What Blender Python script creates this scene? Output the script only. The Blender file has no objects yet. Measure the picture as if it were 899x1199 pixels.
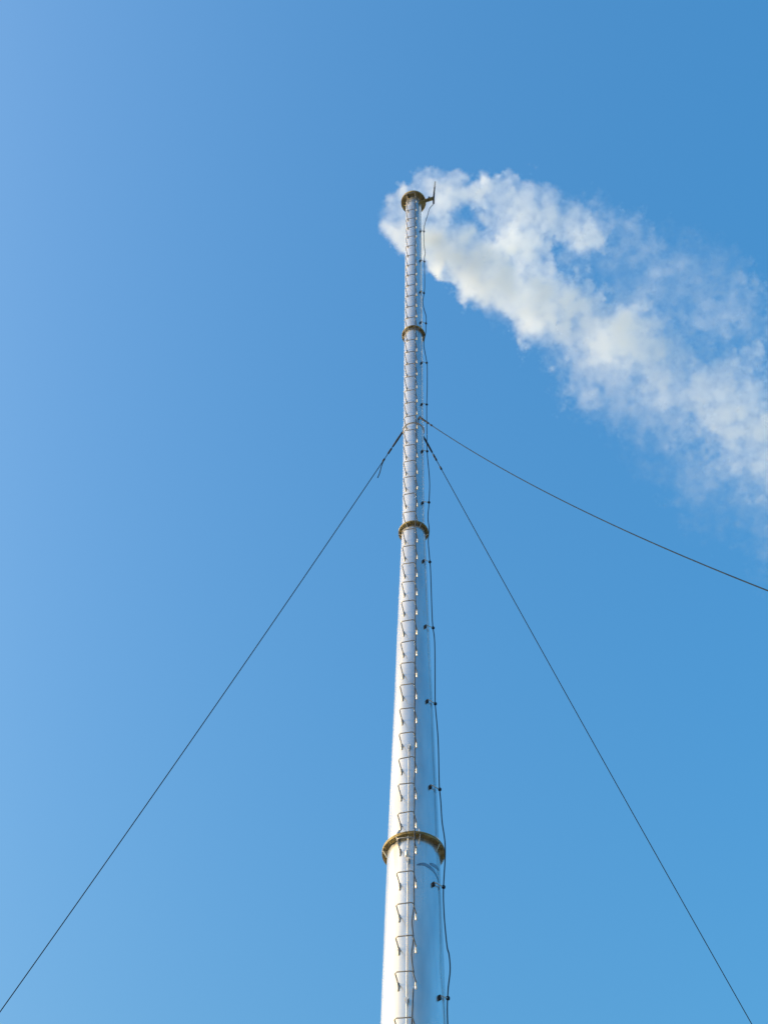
import bpy, bmesh, math, random
import numpy as np
from mathutils import Vector, Matrix

S = bpy.context.scene
COL = S.collection
random.seed(7)
R = math.radians

# ---------------------------------------------------------------- camera
cam_d = bpy.data.cameras.new("camera")
cam = bpy.data.objects.new("camera", cam_d)
COL.objects.link(cam)
F, VX, VY = 1700.0, 34.5, 1217.0          # focal length and zenith offset, in pixels of a 899 x 1199 frame
zen = Vector((VX, VY, -F)).normalized()
rgt = Vector((F, 0, VX)).normalized()
fwd = zen.cross(rgt)
rot = Matrix((rgt, fwd, zen))             # camera space -> world
cam.matrix_world = Matrix.Translation((0, 0, 1.6)) @ rot.to_4x4()
cam_d.sensor_fit = 'VERTICAL'
cam_d.sensor_height = 24.0
cam_d.lens = 24.0 * F / 1199.0
cam_d.clip_start = 0.1
cam_d.clip_end = 10000
S.camera = cam

# ---------------------------------------------------------------- sky, sun, exposure
SUN_EL, SUN_AZ = R(15), R(-94)           # azimuth clockwise from +Y (the way the camera looks)
world = bpy.data.worlds.new("World")
S.world = world
world.use_nodes = True
wn, wl = world.node_tree.nodes, world.node_tree.links
bg = wn["Background"]
bg.inputs["Strength"].default_value = 0.15
sky = wn.new("ShaderNodeTexSky")
sky.sky_type = 'NISHITA'
sky.sun_disc = False
sky.sun_elevation = SUN_EL
sky.sun_rotation = SUN_AZ
sky.altitude = 100
sky.air_density = 1.6
sky.dust_density = 10.0
sky.ozone_density = 3.0
bw = wn.new("ShaderNodeRGBToBW")            # the photograph's saturation, the same over the whole sky
mx = wn.new("ShaderNodeMix")
mx.data_type = 'RGBA'
mx.clamp_factor = False
mx.inputs[0].default_value = 2.15
wl.new(sky.outputs[0], bw.inputs[0])
wl.new(bw.outputs[0], mx.inputs[6])
wl.new(sky.outputs[0], mx.inputs[7])
nn0 = wn.new("ShaderNodeVectorMath")        # no negative light
nn0.operation = 'MAXIMUM'
wl.new(mx.outputs[2], nn0.inputs[0])
wl.new(nn0.outputs[0], bg.inputs["Color"])

sun_d = bpy.data.lights.new("sun", 'SUN')
sun_d.energy = 2.0
sun_d.angle = R(0.53)
sun_d.color = (1.0, 0.985, 0.96)
sun = bpy.data.objects.new("sun", sun_d)
COL.objects.link(sun)
sd = Vector((math.sin(SUN_AZ) * math.cos(SUN_EL), math.cos(SUN_AZ) * math.cos(SUN_EL), math.sin(SUN_EL)))
sun.rotation_euler = sd.to_track_quat('Z', 'Y').to_euler()
sun.location = (-30, 0, 40)

S.view_settings.view_transform = 'Standard'
S.view_settings.look = 'None'
S.view_settings.exposure = 1.09
S.view_settings.gamma = 1.0
S.render.engine = 'CYCLES'
S.cycles.use_denoising = True
S.cycles.max_bounces = 12
S.cycles.volume_bounces = 8
S.cycles.volume_step_rate = 1.0

# ---------------------------------------------------------------- materials
def mat(name):
    m = bpy.data.materials.new(name)
    m.use_nodes = True
    return m, m.node_tree.nodes, m.node_tree.links, m.node_tree.nodes["Principled BSDF"]

def noisy(name, c0, c1, scale, rough, metallic=0.0, stretch=(1, 1, 1), bump=0.0, detail=6.0, rough_var=0.08, dark_gloss=None):
    m, n, l, p = mat(name)
    tc = n.new("ShaderNodeTexCoord")
    mp = n.new("ShaderNodeMapping")
    mp.inputs["Scale"].default_value = stretch
    l.new(tc.outputs["Object"], mp.inputs["Vector"])
    t = n.new("ShaderNodeTexNoise")
    t.inputs["Scale"].default_value = scale
    t.inputs["Detail"].default_value = detail
    t.inputs["Roughness"].default_value = 0.65
    l.new(mp.outputs[0], t.inputs["Vector"])
    r = n.new("ShaderNodeValToRGB")
    r.color_ramp.elements[0].position = 0.35
    r.color_ramp.elements[1].position = 0.68
    r.color_ramp.elements[0].color = (*c0, 1)
    r.color_ramp.elements[1].color = (*c1, 1)
    l.new(t.outputs["Fac"], r.inputs["Fac"])
    l.new(r.outputs[0], p.inputs["Base Color"])
    mr = n.new("ShaderNodeMapRange")
    mr.inputs["To Min"].default_value = rough - rough_var
    mr.inputs["To Max"].default_value = rough + rough_var
    l.new(t.outputs["Fac"], mr.inputs["Value"])
    l.new(mr.outputs[0], p.inputs["Roughness"])
    p.inputs["Metallic"].default_value = metallic
    if dark_gloss is not None:
        p.inputs["Specular IOR Level"].default_value = dark_gloss
    if bump:
        b = n.new("ShaderNodeBump")
        b.inputs["Strength"].default_value = bump
        b.inputs["Distance"].default_value = 0.01
        l.new(t.outputs["Fac"], b.inputs["Height"])
        l.new(b.outputs[0], p.inputs["Normal"])
    return m

M_STEEL = noisy("rolled_steel", (0.54, 0.575, 0.61), (0.76, 0.775, 0.79), 3.0, 0.26, 0.74, (1, 1, 0.16), 0.16, 3.0, 0.07)
# rust that has run down from the flanges and soot below the mouth, in uneven streaks
def weather(m):
    n, l = m.node_tree.nodes, m.node_tree.links
    p = n["Principled BSDF"]
    base = p.inputs["Base Color"].links[0].from_socket
    tc = n.new("ShaderNodeTexCoord")
    sep = n.new("ShaderNodeSeparateXYZ")
    l.new(tc.outputs["Object"], sep.inputs[0])
    mp = n.new("ShaderNodeMapping")
    mp.inputs["Scale"].default_value = (9, 9, .5)
    l.new(tc.outputs["Object"], mp.inputs["Vector"])
    t = n.new("ShaderNodeTexNoise")
    t.inputs["Scale"].default_value = 1.6
    t.inputs["Detail"].default_value = 4
    l.new(mp.outputs[0], t.inputs["Vector"])
    def mul(a, b, op='MULTIPLY'):
        q = n.new("ShaderNodeMath"); q.operation = op
        for k, v in enumerate((a, b)):
            if isinstance(v, (int, float)): q.inputs[k].default_value = v
            else: l.new(v, q.inputs[k])
        return q.outputs[0]
    def ramp(z0, z1, a, b):
        r = n.new("ShaderNodeMapRange")
        r.inputs["From Min"].default_value = z0; r.inputs["From Max"].default_value = z1
        r.inputs["To Min"].default_value = a; r.inputs["To Max"].default_value = b
        l.new(sep.outputs["Z"], r.inputs["Value"])
        return r.outputs[0]
    st = n.new("ShaderNodeMapRange")
    st.inputs["From Min"].default_value = .50; st.inputs["From Max"].default_value = .72
    l.new(t.outputs["Fac"], st.inputs["Value"])
    total = 0.0
    for zf in (7.5, 14.72, 21.93, 29.03):
        k = mul(ramp(zf - 1.3, zf, 0, 1), mul(sep.outputs["Z"], zf, 'LESS_THAN'))
        total = mul(k, total, 'MAXIMUM')
    rust = mul(mul(total, st.outputs[0]), .55)
    soot = mul(mul(ramp(33.6, 36.0, 0, 1), mul(st.outputs[0], .35, 'ADD')), .5)
    for f, c in ((rust, (.22, .13, .05, 1)), (soot, (.13, .12, .11, 1))):
        mx = n.new("ShaderNodeMix"); mx.data_type = 'RGBA'
        l.new(f, mx.inputs[0]); l.new(base, mx.inputs[6]); mx.inputs[7].default_value = c
        base = mx.outputs[2]
    l.new(base, p.inputs["Base Color"])
weather(M_STEEL)
M_RUST = noisy("weathered_flange", (0.16, 0.125, 0.05), (0.46, 0.38, 0.16), 9.0, 0.55, 0.2, bump=0.4)
M_ROD = noisy("dull_rod", (0.26, 0.265, 0.27), (0.42, 0.42, 0.415), 14.0, 0.5, 0.5)
M_LUG = noisy("bright_steel", (0.70, 0.70, 0.70), (0.86, 0.86, 0.86), 20.0, 0.4, 0.4)
M_DARK = noisy("black_sheath", (0.03, 0.042, 0.06), (0.06, 0.08, 0.11), 12.0, 0.5, dark_gloss=0.2)
M_CLIP = noisy("painted_clip", (0.012, 0.016, 0.024), (0.028, 0.036, 0.05), 12.0, 0.6, dark_gloss=0.15)
M_WIRE = noisy("dark_wire_rope", (0.006, 0.018, 0.038), (0.012, 0.028, 0.052), 3.0, 0.8, 0.0, dark_gloss=0.15)
M_STRIP = noisy("dark_steel", (0.16, 0.20, 0.26), (0.34, 0.38, 0.43), 18.0, 0.35, 0.7)
M_RAIL = noisy("galvanised_rail", (0.55, 0.56, 0.57), (0.72, 0.73, 0.74), 12.0, 0.45, 0.6)
M_SOOT = noisy("soot", (0.01, 0.01, 0.01), (0.03, 0.028, 0.025), 6.0, 0.9)
M_CONC = noisy("concrete", (0.24, 0.235, 0.22), (0.36, 0.35, 0.33), 5.0, 0.9, bump=0.4)
M_GROUND = noisy("bare_ground", (0.15, 0.15, 0.148), (0.25, 0.25, 0.245), 0.35, 0.95, bump=0.6, detail=10)

# ---------------------------------------------------------------- mesh helpers
def link(name, bm, m, parent=None, smooth=False, loc=None):
    me = bpy.data.meshes.new(name)
    bmesh.ops.recalc_face_normals(bm, faces=bm.faces)
    bm.to_mesh(me)
    bm.free()
    if smooth:
        for p in me.polygons:
            p.use_smooth = True
    me.materials.append(m)
    o = bpy.data.objects.new(name, me)
    COL.objects.link(o)
    if parent:
        o.parent = parent
    if loc is not None:
        o.location = loc
    return o

def thing(name, label, cat, loc=(0, 0, 0), group=None):
    o = bpy.data.objects.new(name, None)
    COL.objects.link(o)
    o.location = loc
    o.empty_display_size = 0.3
    o["label"] = label
    o["category"] = cat
    if group:
        o["group"] = group
    return o

def lathe(bm, prof, n=64, closed=False):
    """prof: (radius, z) pairs; a surface turned about Z."""
    rings = [[bm.verts.new((r * math.cos(2 * math.pi * k / n), r * math.sin(2 * math.pi * k / n), z)) for k in range(n)] for r, z in prof]
    pairs = list(zip(rings, rings[1:])) + ([(rings[-1], rings[0])] if closed else [])
    for a, b in pairs:
        for k in range(n):
            bm.faces.new((a[k], a[(k + 1) % n], b[(k + 1) % n], b[k]))

def tube(bm, pts, rad, n=8, caps=True):
    pts = [Vector(p) for p in pts]
    T = []
    for i in range(len(pts)):
        a = pts[max(i - 1, 0)]
        b = pts[min(i + 1, len(pts) - 1)]
        T.append((b - a).normalized())
    up = Vector((0, 0, 1)) if abs(T[0].z) < 0.9 else Vector((1, 0, 0))
    u = T[0].cross(up).normalized()
    rings = []
    for i, p in enumerate(pts):
        u = (u - T[i] * u.dot(T[i])).normalized()
        v = T[i].cross(u)
        r = rad[i] if isinstance(rad, (list, tuple)) else rad
        rings.append([bm.verts.new(p + (u * math.cos(2 * math.pi * k / n) + v * math.sin(2 * math.pi * k / n)) * r) for k in range(n)])
    for a, b in zip(rings, rings[1:]):
        for k in range(n):
            bm.faces.new((a[k], a[(k + 1) % n], b[(k + 1) % n], b[k]))
    if caps:
        bm.faces.new(rings[0][::-1])
        bm.faces.new(rings[-1])

def box(bm, c, sx, sy, sz, m=None):
    """box of full size sx, sy, sz about c, turned by the 3x3 matrix m."""
    m = m or Matrix.Identity(3)
    c = Vector(c)
    v = [bm.verts.new(c + m @ Vector((sx * a / 2, sy * b / 2, sz * d / 2))) for a in (-1, 1) for b in (-1, 1) for d in (-1, 1)]
    for f in ((0, 1, 3, 2), (4, 6, 7, 5), (0, 4, 5, 1), (2, 3, 7, 6), (0, 2, 6, 4), (1, 5, 7, 3)):
        bm.faces.new([v[i] for i in f])

def smooth_path(pts, k=6):
    """Catmull-Rom through pts."""
    P = [Vector(p) for p in pts]
    out = []
    for i in range(len(P) - 1):
        p0, p1, p2, p3 = P[max(i - 1, 0)], P[i], P[i + 1], P[min(i + 2, len(P) - 1)]
        for j in range(k):
            t = j / k
            out.append(0.5 * ((2 * p1) + (p2 - p0) * t + (2 * p0 - 5 * p1 + 4 * p2 - p3) * t * t + (3 * p1 - p0 - 3 * p2 + p3) * t ** 3))
    out.append(P[-1])
    return out

# ---------------------------------------------------------------- ground
bm = bmesh.new()
N, EXT = 80, 6000.0
gv = {}
for i in range(N + 1):
    for j in range(N + 1):
        a = (2 * i / N - 1); b = (2 * j / N - 1)
        x = EXT * a * abs(a) ** 2; y = EXT * b * abs(b) ** 2
        gv[i, j] = bm.verts.new((x, y, 0.0))
for i in range(N):
    for j in range(N):
        bm.faces.new((gv[i, j], gv[i + 1, j], gv[i + 1, j + 1], gv[i, j + 1]))
g = link("ground", bm, M_GROUND)
g["kind"] = "structure"

# ---------------------------------------------------------------- chimney
D = 15.0                                   # metres from the camera to the chimney's axis
HK = [0, 12.1, 14.7, 21.9, 22.0, 36.0]
RK = [.56, .392, .350, .204, .196, .194]
def rad(h):
    return float(np.interp(h, HK, RK))
def polar(theta, rho, z):
    """theta in degrees: 0 faces the camera, positive to the right. Chimney coordinates."""
    t = R(theta)
    return Vector((rho * math.sin(t), -rho * math.cos(t), z))

ch = thing("chimney", "tall slender steel chimney with ladder rungs, brown flange rings and smoke at its top", "chimney", (0, D, 0))

FL = [0.30, 7.50, 14.72, 21.93, 29.03]     # joints between the sections
TOP = 36.02
ends = FL + [TOP]
for a, b in zip(ends, ends[1:]):
    bm = bmesh.new()
    m = 60
    lathe(bm, [(rad(a + (b - a) * i / m), a + (b - a) * i / m) for i in range(m + 1)], 96)
    link("shaft_section", bm, M_STEEL, ch, True)
bm = bmesh.new()                            # the sooty inside of the mouth
lathe(bm, [(0.175, 35.0), (0.175, 36.03)], 48)
lathe(bm, [(0.175, 36.03), (0.2, 36.03)], 48)
link("mouth_lining", bm, M_SOOT, ch, True)
bm = bmesh.new()
lathe(bm, [(0.001, 0.004), (1.1, 0.004), (1.1, 0.25), (1.05, 0.30), (0.001, 0.30)], 48)
link("footing", bm, M_CONC, ch)

def flange(z, ro, thick, ngus, gh, a0, gap=0.004):
    bm = bmesh.new()
    ri = rad(z) + 0.002
    for s in (-1, 1):
        z0, z1 = sorted((z + s * gap / 2, z + s * (gap / 2 + thick)))
        lathe(bm, [(ri, z0), (ro - .003, z0), (ro, z0 + .003), (ro, z1 - .003), (ro - .003, z1), (ri, z1)], 72, True)
    f = link("flange", bm, M_RUST, ch)
    for k in range(ngus):
        th = a0 + 360 * k / ngus
        for s in (-1, 1):
            bm = bmesh.new()
            zs = z + s * (gap / 2 + thick + .0005)
            ze = zs + s * gh
            t = polar(th + 90, 1, 0) * 0.006
            q = [polar(th, rad(zs) - .004, zs), polar(th, ro - .006, zs), polar(th, ro - .006, zs + s * .012), polar(th, rad(ze) + .008, ze), polar(th, rad(ze) - .004, ze)]
            va = [bm.verts.new(p + t) for p in q]
            vb = [bm.verts.new(p - t) for p in q]
            bm.faces.new(va); bm.faces.new(vb[::-1])
            for i in range(5):
                bm.faces.new((va[i], vb[i], vb[(i + 1) % 5], va[(i + 1) % 5]))
            link("gusset", bm, M_STEEL, f)
    bm = bmesh.new()                        # bolts, two pixels each
    nb = 20
    rb = (ri + ro) / 2 + .004
    for k in range(nb):
        th = a0 + 9 + 360 * k / nb
        p = polar(th, rb, 0)
        zt = gap / 2 + thick
        for s in (-1, 1):
            tube(bm, [(p.x, p.y, z + s * zt), (p.x, p.y, z + s * (zt + .014))], .016, 6)
            tube(bm, [(p.x, p.y, z + s * (zt + .014)), (p.x, p.y, z + s * (zt + .024))], .006, 6)
    o = link("bolt", bm, M_RUST, f)
    o["kind"] = "stuff"
    return f

flange(7.50, 0.535, .02, 8, .13, 12)
flange(14.72, 0.421, .02, 8, .12, 12)
flange(21.93, 0.262, .016, 6, .05, 30)
flange(29.03, 0.250, .014, 6, .05, 30)
flange(0.335, 0.68, .02, 8, .2, 12)

# the cap plate round the mouth
bm = bmesh.new()
lathe(bm, [(.196, 35.995), (.300, 35.995), (.312, 36.0), (.312, 36.03), (.300, 36.036), (.202, 36.036)], 72, True)
lathe(bm, [(.300, 35.965), (.314, 35.965), (.314, 35.994), (.300, 35.994)], 72, True)
cap = link("cap_plate", bm, M_RUST, ch)
for k in range(6):
    th = 20 + 60 * k
    bm = bmesh.new()
    t = polar(th + 90, 1, 0) * .004
    q = [polar(th, .19, 35.994), polar(th, .295, 35.994), polar(th, .199, 35.86), polar(th, .19, 35.86)]
    va = [bm.verts.new(p + t) for p in q]; vb = [bm.verts.new(p - t) for p in q]
    bm.faces.new(va); bm.faces.new(vb[::-1])
    for i in range(4):
        bm.faces.new((va[i], vb[i], vb[(i + 1) % 4], va[(i + 1) % 4]))
    link("gusset", bm, M_RUST, cap)

# ---- ladder rungs: a staple of bent rod on two welded lugs
RUNGS = [11.77, 12.41, 12.93, 13.43, 13.94, 14.51, 14.96, 15.49, 15.99, 16.49, 17.0, 17.52, 18.01, 18.51, 19.02, 19.52, 20.02, 20.52, 21.01, 21.49,
         22.02, 22.57, 23.1, 23.61, 24.14, 24.66, 25.15, 25.65, 26.11, 26.64, 27.15, 27.64, 28.14, 28.62, 29.12]
while RUNGS[-1] < 35.3:
    RUNGS.append(RUNGS[-1] + 0.505)
z = 11.25
while z > 2.0:
    RUNGS.append(z); z -= 0.505
LAD = -11.5                                 # degrees: the ladder faces a little to the left of the camera
rn = polar(LAD, 1, 0)
rt = polar(LAD + 90, 1, 0)
Mlad = Matrix((rt, -rn, Vector((0, 0, 1)))).transposed()
HALF, OUT = 0.108, 0.20
for z in RUNGS:
    r = rad(z)
    jit = random.uniform(-.006, .006)
    foot = rn * (math.sqrt(r * r - HALF * HALF) - .004)
    zz = Vector((0, 0, z))
    out = rn * (r + OUT)
    bm = bmesh.new()
    c = .03
    drop = Vector((0, 0, -.02))
    tilt = Vector((0, 0, random.uniform(-.006, .006)))
    pts = [foot - rt * HALF + zz + drop, out - rn * c - rt * HALF + zz - tilt, out - rn * c * .3 - rt * (HALF - c * .3) + zz - tilt, out - rt * (HALF - c) + zz - tilt,
           out + rt * (HALF - c) + zz + tilt, out - rn * c * .3 + rt * (HALF - c * .3) + zz + tilt, out - rn * c + rt * HALF + zz + tilt, foot + rt * HALF + zz + drop]
    tube(bm, pts, .0085, 7)
    ru = link("rung", bm, M_ROD, ch, True)
    for s in (-1, 1):
        bm = bmesh.new()
        p = foot + rt * HALF * s + zz + drop
        tube(bm, [p + Vector((0, 0, -.095)) - rn * .012, p + Vector((0, 0, -.080)) + rn * .004, p + rn * .008 + Vector((0, 0, -.03)), p + Vector((0, 0, .022)) + rn * .004, p + Vector((0, 0, .034)) - rn * .012],
             [.008, .015, .017, .015, .008], 8)
        link("lug", bm, M_LUG if s > 0 else M_ROD, ru, True)  # right lugs paler than left: their sunlit white is put into the colour

# ---- fall arrest rail up the middle of the rungs, in its lower length
bm = bmesh.new()
zs = np.linspace(2.0, 16.45, 40)
tube(bm, [rn * (rad(h) + .035) + rt * .004 + Vector((0, 0, h)) for h in zs], .0085, 6)
rail = link("guide_rail", bm, M_RAIL, ch, True)
for h in (4.0, 6.0, 8.2, 10.2, 12.15, 14.30, 16.4):
    bm = bmesh.new()
    p = rn * (rad(h) + .02) + rt * .004 + Vector((0, 0, h))
    box(bm, p, .05, .045, .03, Mlad)
    box(bm, p + Vector((0, 0, -.04)), .02, .05, .05, Mlad)
    link("rail_clamp", bm, M_RAIL, rail)

# two dark curved strips laid on the steel under the lower flange
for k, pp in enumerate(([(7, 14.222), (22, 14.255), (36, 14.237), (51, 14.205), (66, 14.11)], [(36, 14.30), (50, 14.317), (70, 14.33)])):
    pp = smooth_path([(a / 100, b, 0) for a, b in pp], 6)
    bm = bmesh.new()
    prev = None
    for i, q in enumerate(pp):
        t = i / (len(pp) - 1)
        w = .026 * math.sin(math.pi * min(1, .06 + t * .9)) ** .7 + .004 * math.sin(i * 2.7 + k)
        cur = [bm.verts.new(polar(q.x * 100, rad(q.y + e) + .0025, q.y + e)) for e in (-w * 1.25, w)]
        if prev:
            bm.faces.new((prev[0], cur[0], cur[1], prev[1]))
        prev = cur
    link("dark_strip", bm, M_STRIP, ch)

# stub hanger under the lower flange
bm = bmesh.new()
p = rn * rad(14.35) + Vector((0, 0, 14.36))
tube(bm, [p - rn * .01, p + rn * .10 + Vector((0, 0, .015)), p + rn * .11 + Vector((0, 0, -.01)), p + rn * .105 + Vector((0, 0, -.09))], .016, 8)
link("hanger", bm, M_LUG, ch, True)

# ---------------------------------------------------------------- guy collar and guy wires
bm = bmesh.new()
lathe(bm, [(.198, 25.22), (.214, 25.22), (.214, 25.29), (.198, 25.29)], 48, True)
collar = link("guy_collar", bm, M_STEEL, ch)
def guy(az, dist, h0, sag, label, tail):
    """az in degrees anticlockwise from +X."""
    u = Vector((math.cos(R(az)), math.sin(R(az)), 0))
    t = thing("guy_wire", label, "guy wire", tuple(Vector((0, D, 0)) + u * dist), "guy wires staying the chimney")
    base = -u * dist
    def at(s):
        return base + u * (.24 + (dist - .24) * s) + Vector((0, 0, h0 * (1 - s) - 4 * sag * s * (1 - s)))
    bm = bmesh.new()
    tube(bm, [at(s) for s in np.linspace(0.012, 1, 90)], .008, 6)
    link("wire_rope", bm, M_WIRE, t, True)
    # thimble, grips and the doubled end of the rope
    bm = bmesh.new()
    tube(bm, [base + u * .205 + Vector((0, 0, h0 + .03)), at(0), at(.006), at(.0135)], [.017, .017, .021, .016], 8)
    link("shackle", bm, M_CLIP, t, True)
    bm = bmesh.new()
    for s in (.0165, .019, .0265):
        d = (at(s + .001) - at(s)).normalized()
        tube(bm, [at(s) - d * .035, at(s) + d * .035], .018, 8)
    o = link("rope_grip", bm, M_CLIP, t, True)
    o["kind"] = "stuff"
    if tail:
        bm = bmesh.new()
        p = at(.026)
        tube(bm, smooth_path([p, p + Vector((0, 0, -.20)) + u * .05, p + Vector((0, 0, -.40)) + u * .08, p + Vector((0, 0, -.55)) + u * .12], 5), .009, 6)
        link("rope_tail", bm, M_WIRE, t, True)
    bm = bmesh.new()
    box(bm, (0, 0, -.05), .8, .8, .5)
    bmesh.ops.bevel(bm, geom=bm.edges[:], offset=.02, segments=1)
    link("anchor_block", bm, M_CONC, t)
    # ear on the collar that takes the shackle
    bm = bmesh.new()
    m = Matrix((u, Vector((0, 0, 1)).cross(u), Vector((0, 0, 1)))).transposed()
    box(bm, u * .225 + Vector((0, 0, h0 + .0)), .06, .012, .08, m)
    link("lug", bm, M_CLIP, collar)
guy(158.7, 14, 25.30, .70, "dark guy wire running down to the left, with a loose rope end near its top", True)
guy(38.0, 16, 25.277, .488, "dark guy wire dropping steeply to the lower right from the chimney", False)
guy(-59.8, 16, 25.40, 1.80, "dark sagging guy wire running out shallowly to the right below the smoke", False)

# ---------------------------------------------------------------- lightning conductor on its brackets
lc = thing("lightning_conductor", "dark lightning conductor cable held off the right side of the chimney by small brackets", "lightning conductor", (0, D, 0))
CAB = [(36.14, 0.53), (35.69, 0.518), (35.53, 0.485), (35.37, 0.411), (34.93, 0.349), (34.57, 0.29), (34.09, 0.257), (33.36, 0.261), (32.89, 0.283), (32.6, 0.262), (31.14, 0.259),
       (30.55, 0.216), (30.17, 0.233), (29.74, 0.284), (29.28, 0.274), (29.03, 0.268), (28.55, 0.224), (27.92, 0.271), (27.58, 0.29), (26.75, 0.284), (26.05, 0.268), (25.06, 0.264),
       (24.37, 0.265), (23.41, 0.302), (22.7, 0.283), (22.3, 0.262), (21.93, 0.280), (21.6, 0.262), (21.1, 0.281), (20.75, 0.295), (19.46, 0.311), (18.9, 0.343), (17.62, 0.333),
       (17.47, 0.336), (16.75, 0.368), (15.91, 0.371), (15.57, 0.388), (15.19, 0.401), (14.72, 0.437), (14.04, 0.4), (13.69, 0.4), (13.42, 0.411), (13.12, 0.432), (13.0, 0.454),
       (12.77, 0.462), (12.46, 0.428), (12.03, 0.417), (11.0, .46), (9.5, .47), (7.5, .56), (5, .54), (2, .58), (.5, .62)]
CT = 75.0
path = smooth_path([polar(CT, r, h) for h, r in CAB], 5)
bm = bmesh.new()
tube(bm, path, .009, 6)
link("down_cable", bm, M_DARK, lc, True)
bm = bmesh.new()
p0 = polar(CT, .53, 36.10)
tube(bm, [polar(CT, .518, 35.62), p0, polar(CT, .575, 36.95)], [.022, .022, .018], 8)
link("air_rod", bm, M_CLIP, lc, True)
def cab_at(h):
    hs = [c[0] for c in CAB][::-1]; rs = [c[1] for c in CAB][::-1]
    return polar(CT, float(np.interp(h, hs, rs)), h)
BR = [(12.29, 50.2), (13.98, 43.0), (15.7, 42.9), (17.44, 41.4), (19.19, 43.9), (20.92, 44.7), (22.66, 50.7), (24.33, 50.8), (26.01, 50.6), (27.65, 52.3), (29.36, 46.3), (30.8, 47.2),
      (32.39, 49.8), (34.04, 55.9), (10.5, 46), (8.8, 46), (7.1, 46), (5.4, 46), (3.7, 46)]
for h, th in BR:
    a = polar(th, rad(h), h)
    b = cab_at(h + .09)
    n0 = polar(th, 1, 0)
    bm = bmesh.new()
    tube(bm, [a - n0 * .01, a + n0 * .045, b], .008, 6)
    br = link("bracket", bm, M_RAIL, lc, True)
    bm = bmesh.new()
    m = Matrix((polar(th + 90, 1, 0), -n0, Vector((0, 0, 1)))).transposed()
    box(bm, a + n0 * .014 + Vector((0, 0, -.01)), .024, .036, .062, m)
    link("foot_block", bm, M_CLIP, br)
    bm = bmesh.new()
    box(bm, b, .036, .034, .042, m)
    bmesh.ops.bevel(bm, geom=bm.edges[:], offset=.007, segments=1)
    link("clip", bm, M_CLIP, br)
# arms that carry the air rod
for th, h0, th2, h1, w in ((48, 35.62, CT, 35.86, .022), (62, 35.80, CT, 35.96, .016)):
    bm = bmesh.new()
    a = polar(th, rad(h0) - .005, h0); b = polar(th2, .525, h1)
    d = (b - a).normalized()
    s = d.cross(Vector((0, 0, 1))).normalized(); v = s.cross(d)
    m = Matrix((d, s, v)).transposed()
    L = (b - a).length
    box(bm, (a + b) / 2, L, .008, w * 2, m)
    box(bm, (a + b) / 2 + v * (w - .004) + s * (w + .0045), L, w * 2, .008, m)
    link("support_arm", bm, M_RUST, lc)
bm = bmesh.new()
p = polar(78, .40, 36.0)
tube(bm, [polar(78, .30, 36.01), p, p + Vector((.03, 0, .02))], .014, 6)
box(bm, p + Vector((0, 0, .05)), .04, .04, .16)
link("clamp", bm, M_CLIP, lc)

# ---------------------------------------------------------------- thin cable tied along the right ends of the rungs
tc = thing("ladder_cable", "thin dark cable tied along the right hand ends of the chimney's ladder rungs", "cable", (0, D, 0))
rng = random.Random(3)
bm = bmesh.new()
pts = []
for h in np.arange(12.45, 35.4, .25):
    pts.append(rn * (rad(h) + .11 + rng.uniform(-.008, .008)) + rt * (.106 + rng.uniform(-.006, .006)) + Vector((0, 0, h)))
for k, q in enumerate(pts):                 # slack near the lower end
    h = q.z
    if h < 13.6:
        pts[k] = q - rt * .035 * math.sin((h - 12.4) * 6.0) ** 2
tube(bm, smooth_path(pts, 3), .0085, 6)
link("upper_cable", bm, M_DARK, tc, True)
bm = bmesh.new()
tube(bm, smooth_path([rn * (rad(h) + .13) + rt * (.105 - .02 * math.sin(h * 2.3) ** 2) + Vector((0, 0, h)) for h in np.arange(2, 12.5, .3)], 3), .0095, 6)
link("lower_cable", bm, M_DARK, tc, True)

# ---------------------------------------------------------------- smoke
PAZ = R(36)                                 # the wind carries it right and away
VOX = 0.046
lo = np.array([-1.7, -4.3, -3.4]); hi = np.array([15.4, 2.9, 5.2])
n3 = np.ceil((hi - lo) / VOX).astype(int) + 1
hi = lo + (n3 - 1) * VOX
rs = np.random.default_rng(11)

def spectral(shape, beta, seed, lcut):
    """noise with a power-law spectrum, zero mean, unit variance."""
    r = np.random.default_rng(seed)
    w = r.standard_normal(shape).astype(np.float32)
    f = np.fft.rfftn(w)
    kx = np.fft.fftfreq(shape[0])[:, None, None]; ky = np.fft.fftfreq(shape[1])[None, :, None]; kz = np.fft.rfftfreq(shape[2])[None, None, :]
    k2 = kx * kx + ky * ky + kz * kz + (VOX / lcut) ** 2
    f *= k2 ** (-beta / 4)
    o = np.fft.irfftn(f, s=shape).astype(np.float32)
    return (o - o.mean()) / o.std()

# stream: s along the wind, z, sideways w (towards the camera is negative), radius, density
LOW = np.array([(-.05, .05, .15, .75, 2.4), (0.35, -.2, .35, .9, 2.5), (1.5, -.62, .2, .82, 2.4), (3.2, -.45, .1, 1.0, 2.0), (6.0, -.25, .0, 1.2, 1.5), (8.0, -.25, .0, 1.35, 1.15),
                (10.3, -.45, .0, 1.65, .72), (12.6, -.85, .0, 2.0, .48), (15.5, -1.0, 0, 2.3, .32)])
UPP = np.array([(.35, .75, -.2, .7, 2.2), (1.0, 1.05, -.55, .62, 2.0), (2.2, 1.4, -.9, .72, 1.5), (3.2, 1.6, -1.05, .9, 1.25), (4.5, 1.85, -1.25, 1.0, .8), (6.0, 2.15, -1.4, 1.1, .30), (8.8, 2.6, -1.7, 1.3, .16), (12.5, 3.0, -2.0, 1.6, .10), (15.5, 3.4, -2.2, 1.8, .06)])
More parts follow.
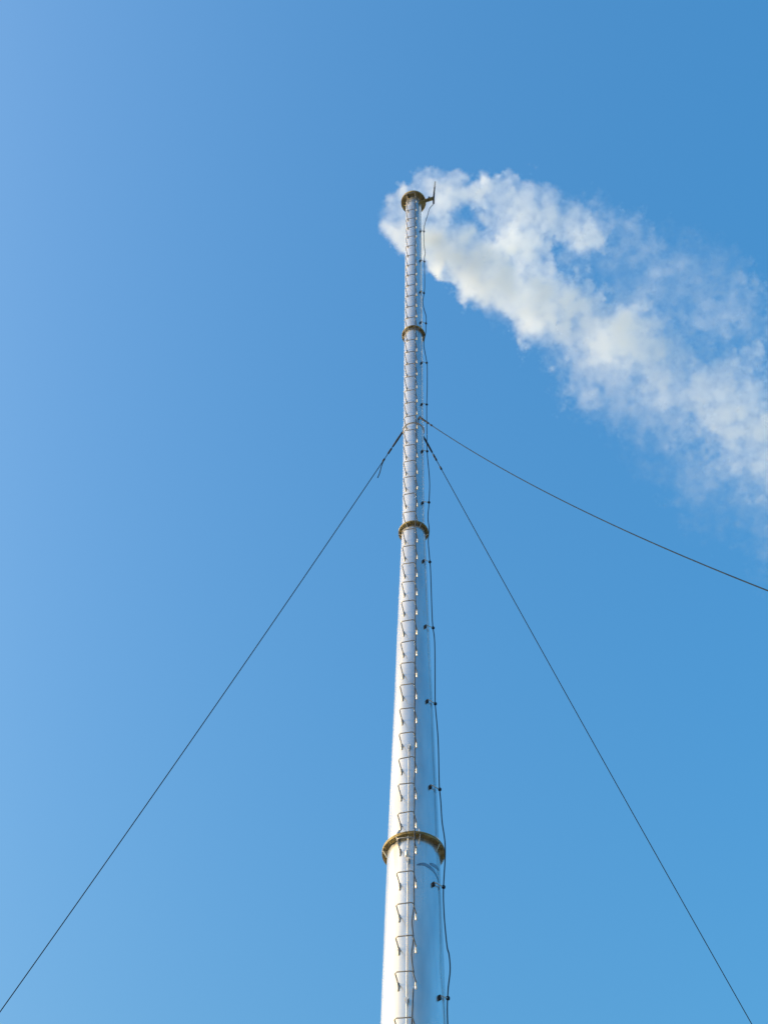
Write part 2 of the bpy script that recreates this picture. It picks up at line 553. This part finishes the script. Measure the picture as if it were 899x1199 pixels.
MID = np.array([(0.9, .5, -.2, .55, .2), (2.6, .8, -.55, .75, .8), (4.2, .9, -.6, .95, .8), (5.5, 1.1, -.7, 1.15, .42), (8.5, 1.4, -1.0, 1.5, .20), (13, 1.6, -1.1, 1.9, .08), (15.5, 1.6, -1.2, 2.0, .06)])
HAZ = np.array([(3.0, -.95, .3, .9, .30), (5, -.95, .3, 1.3, .24), (7.5, -.9, .3, 1.8, .14), (9, -.9, .3, 2.1, .10), (12, -1.2, .3, 2.5, .08), (15.5, -1.4, .3, 2.7, .07)])

puffs = []
def stream(A, step, spread, frac):
    s = A[0, 0]
    while s < A[-1, 0]:
        z, w, r, d = [np.interp(s, A[:, 0], A[:, i]) for i in (1, 2, 3, 4)]
        d *= float(np.exp(rs.normal(0, .5)))
        if rs.random() < frac:
            off = rs.normal(0, 1, 3); off *= spread * r / max(1e-6, np.linalg.norm(off)) * rs.random() ** .5
            c = np.array([s, w, z]) + off
            r0 = r * rs.uniform(.5, .75)
            puffs.append((c, r0, d))
            for _ in range(9):
                v = rs.normal(0, 1, 3); v /= np.linalg.norm(v)
                r1 = r0 * rs.uniform(.35, .6)
                c1 = c + v * r0 * .85
                d1 = d * rs.uniform(.6, 1.1)
                puffs.append((c1, r1, d1))
                for _ in range(6):
                    v2 = rs.normal(0, 1, 3); v2 /= np.linalg.norm(v2)
                    if v2 @ v < -.2:
                        continue
                    puffs.append((c1 + v2 * r1 * .9, r1 * rs.uniform(.35, .55), d1 * rs.uniform(.6, 1.1)))
        s += step * r
LFT = np.array([(-.28, .36, .30, .50, 4.2), (-.18, .05, .65, .55, 3.6), (.25, -.5, .9, .5, 2.8)])
stream(LFT, .25, .5, 1.0)
stream(LOW, .22, .55, 1.0)
stream(UPP, .30, .6, .85)
stream(MID, .45, .7, .6)
stream(HAZ, .35, .5, 1.0)

G = np.zeros(n3, np.float32)
H = np.zeros(n3, np.float32)
ax = [lo[i] + VOX * np.arange(n3[i], dtype=np.float32) for i in range(3)]
for c, r, d in puffs:
    i0 = np.maximum(np.floor((c - r - lo) / VOX).astype(int), 0)
    i1 = np.minimum(np.ceil((c + r - lo) / VOX).astype(int) + 1, n3)
    if (i1 <= i0).any():
        continue
    X = (ax[0][i0[0]:i1[0]] - c[0])[:, None, None]; Y = (ax[1][i0[1]:i1[1]] - c[1])[None, :, None]; Z = (ax[2][i0[2]:i1[2]] - c[2])[None, None, :]
    soft = float(np.clip(.27 + .06 * c[0], .27, 1.0))
    q = np.clip((1 - np.sqrt(X * X + Y * Y + Z * Z) / r) / soft, 0, 1).astype(np.float32)
    sl = tuple(slice(a, b) for a, b in zip(i0, i1))
    np.maximum(H[sl], q, out=H[sl])
    np.maximum(G[sl], q * np.float32(d), out=G[sl])

# turbulence: pull the field about, then eat into it
def resample(A, I):
    i = [np.clip(x, 0, n3[k] - 1.001) for k, x in enumerate(I)]
    b = [x.astype(np.int32) for x in i]
    f = [x - y for x, y in zip(i, b)]
    out = 0
    for dx in (0, 1):
        for dy in (0, 1):
            for dz in (0, 1):
                wgt = (f[0] if dx else 1 - f[0]) * (f[1] if dy else 1 - f[1]) * (f[2] if dz else 1 - f[2])
                out = out + A[b[0] + dx, b[1] + dy, b[2] + dz] * wgt
    return out
sh = tuple(int(v) for v in n3)
grow = np.interp(ax[0], [-1, .5, 4, 14], [.45, .7, 1.3, 2.1]).astype(np.float32)[:, None, None]
W3 = [(spectral(sh, 4.4, 21 + k, 2.2) * (.15 / VOX) + spectral(sh, 3.2, 51 + k, .5) * (.030 / VOX)) * grow for k in range(3)]
I = [np.arange(sh[0], dtype=np.float32)[:, None, None] + W3[0], np.arange(sh[1], dtype=np.float32)[None, :, None] + W3[1], np.arange(sh[2], dtype=np.float32)[None, None, :] + W3[2]]
G = resample(G, I).astype(np.float32)
H = resample(H, I).astype(np.float32)
nz = spectral(sh, 4.4, 31, 1.1)
bil = np.abs(spectral(sh, 5.2, 43, .8)) * 1.65 - 1.32      # rounded lumps with creases between
fine = .7 * bil + .5 * spectral(sh, 3.7, 41, .6)
nz = .75 * nz + .5 * bil
edge = np.interp(ax[0], [-1, 2, 8, 14], [.17, .21, .24, .27]).astype(np.float32)[:, None, None]
e = np.clip((H + edge * fine - .14) / .62, 0, 1) * (H > .01)
G = G / np.maximum(H, .05) * (e * e * (3 - 2 * e))
amp = np.interp(ax[0], [-1, .6, 3], [.45, .65, .95]).astype(np.float32)[:, None, None]
G *= .85 * np.clip(np.exp(amp * nz - .35 * amp), .05, 3.0)
# nothing below the mouth in front of the chimney or round its shaft
sx = ax[0][:, None, None]; sw = ax[1][None, :, None]; sz = ax[2][None, None, :]
yw = math.sin(PAZ) * sx + math.cos(PAZ) * sw        # away from the camera
xw = math.cos(PAZ) * sx - math.sin(PAZ) * sw
clear = np.clip(np.maximum((sz - .04) / .10, (yw - .42) / .15), 0, 1)
G *= clear
# fade out at the ends of the box
G *= np.clip((15.3 - sx) / 1.5, 0, 1)
G[G < .004] = 0

me = bpy.data.meshes.new("smoke")
PX, PY, PZ = np.meshgrid(ax[0], ax[1], ax[2], indexing='ij')
me.vertices.add(G.size)
me.vertices.foreach_set("co", np.stack([PX, PY, PZ], -1).astype(np.float32).ravel())
at = me.attributes.new("soot_density", 'FLOAT', 'POINT')
at.data.foreach_set("value", G.ravel())
smoke = bpy.data.objects.new("smoke", me)
COL.objects.link(smoke)
smoke.location = (0, D, 36.0)
smoke.rotation_euler = (0, 0, PAZ)
smoke["kind"] = "stuff"
smoke["label"] = "white smoke blown to the right from the chimney mouth"

ms = bpy.data.materials.new("smoke_volume")
ms.use_nodes = True
nn, ll = ms.node_tree.nodes, ms.node_tree.links
nn.remove(nn["Principled BSDF"])
pv = nn.new("ShaderNodeVolumePrincipled")
pv.inputs["Color"].default_value = (.955, .982, .998, 1)
pv.inputs["Density"].default_value = 1.0
pv.inputs["Anisotropy"].default_value = 0.7
ll.new(pv.outputs[0], nn["Material Output"].inputs["Volume"])

ng = bpy.data.node_groups.new("smoke_grid", 'GeometryNodeTree')
ng.interface.new_socket("Geometry", in_out='INPUT', socket_type='NodeSocketGeometry')
ng.interface.new_socket("Geometry", in_out='OUTPUT', socket_type='NodeSocketGeometry')
gi = ng.nodes.new("NodeGroupInput"); go = ng.nodes.new("NodeGroupOutput")
pos = ng.nodes.new("GeometryNodeInputPosition")
sub = ng.nodes.new("ShaderNodeVectorMath"); sub.operation = 'SUBTRACT'; sub.inputs[1].default_value = tuple(lo)
div = ng.nodes.new("ShaderNodeVectorMath"); div.operation = 'SCALE'; div.inputs["Scale"].default_value = 1 / VOX
L = ng.links
L.new(pos.outputs[0], sub.inputs[0]); L.new(sub.outputs[0], div.inputs[0])
sep = ng.nodes.new("ShaderNodeSeparateXYZ"); L.new(div.outputs[0], sep.inputs[0])
def toint(sock):
    f = ng.nodes.new("FunctionNodeFloatToInt"); f.rounding_mode = 'ROUND'; L.new(sock, f.inputs[0]); return f.outputs[0]
def imath(op, a, b):
    m = ng.nodes.new("FunctionNodeIntegerMath"); m.operation = op
    for k, v in enumerate((a, b)):
        if isinstance(v, int): m.inputs[k].default_value = v
        else: L.new(v, m.inputs[k])
    return m.outputs[0]
ix, iy, iz = [toint(sep.outputs[k]) for k in range(3)]
idx = imath('ADD', imath('MULTIPLY', imath('ADD', imath('MULTIPLY', ix, sh[1]), iy), sh[2]), iz)
na = ng.nodes.new("GeometryNodeInputNamedAttribute"); na.data_type = 'FLOAT'; na.inputs["Name"].default_value = "soot_density"
si = ng.nodes.new("GeometryNodeSampleIndex"); si.data_type = 'FLOAT'; si.domain = 'POINT'; si.clamp = True
L.new(gi.outputs[0], si.inputs["Geometry"])
L.new([o for o in na.outputs if o.enabled][0], [i for i in si.inputs if i.name == "Value" and i.enabled][0])
L.new(idx, si.inputs["Index"])
vc = ng.nodes.new("GeometryNodeVolumeCube")
L.new([o for o in si.outputs if o.enabled][0], vc.inputs["Density"])
vc.inputs["Background"].default_value = 0
vc.inputs["Min"].default_value = tuple(lo); vc.inputs["Max"].default_value = tuple(hi)
for k, a in enumerate("XYZ"):
    vc.inputs["Resolution " + a].default_value = sh[k]
sm = ng.nodes.new("GeometryNodeSetMaterial"); sm.inputs["Material"].default_value = ms
L.new(vc.outputs[0], sm.inputs["Geometry"]); L.new(sm.outputs[0], go.inputs[0])
md = smoke.modifiers.new("grid", 'NODES'); md.node_group = ng
me.materials.append(ms)
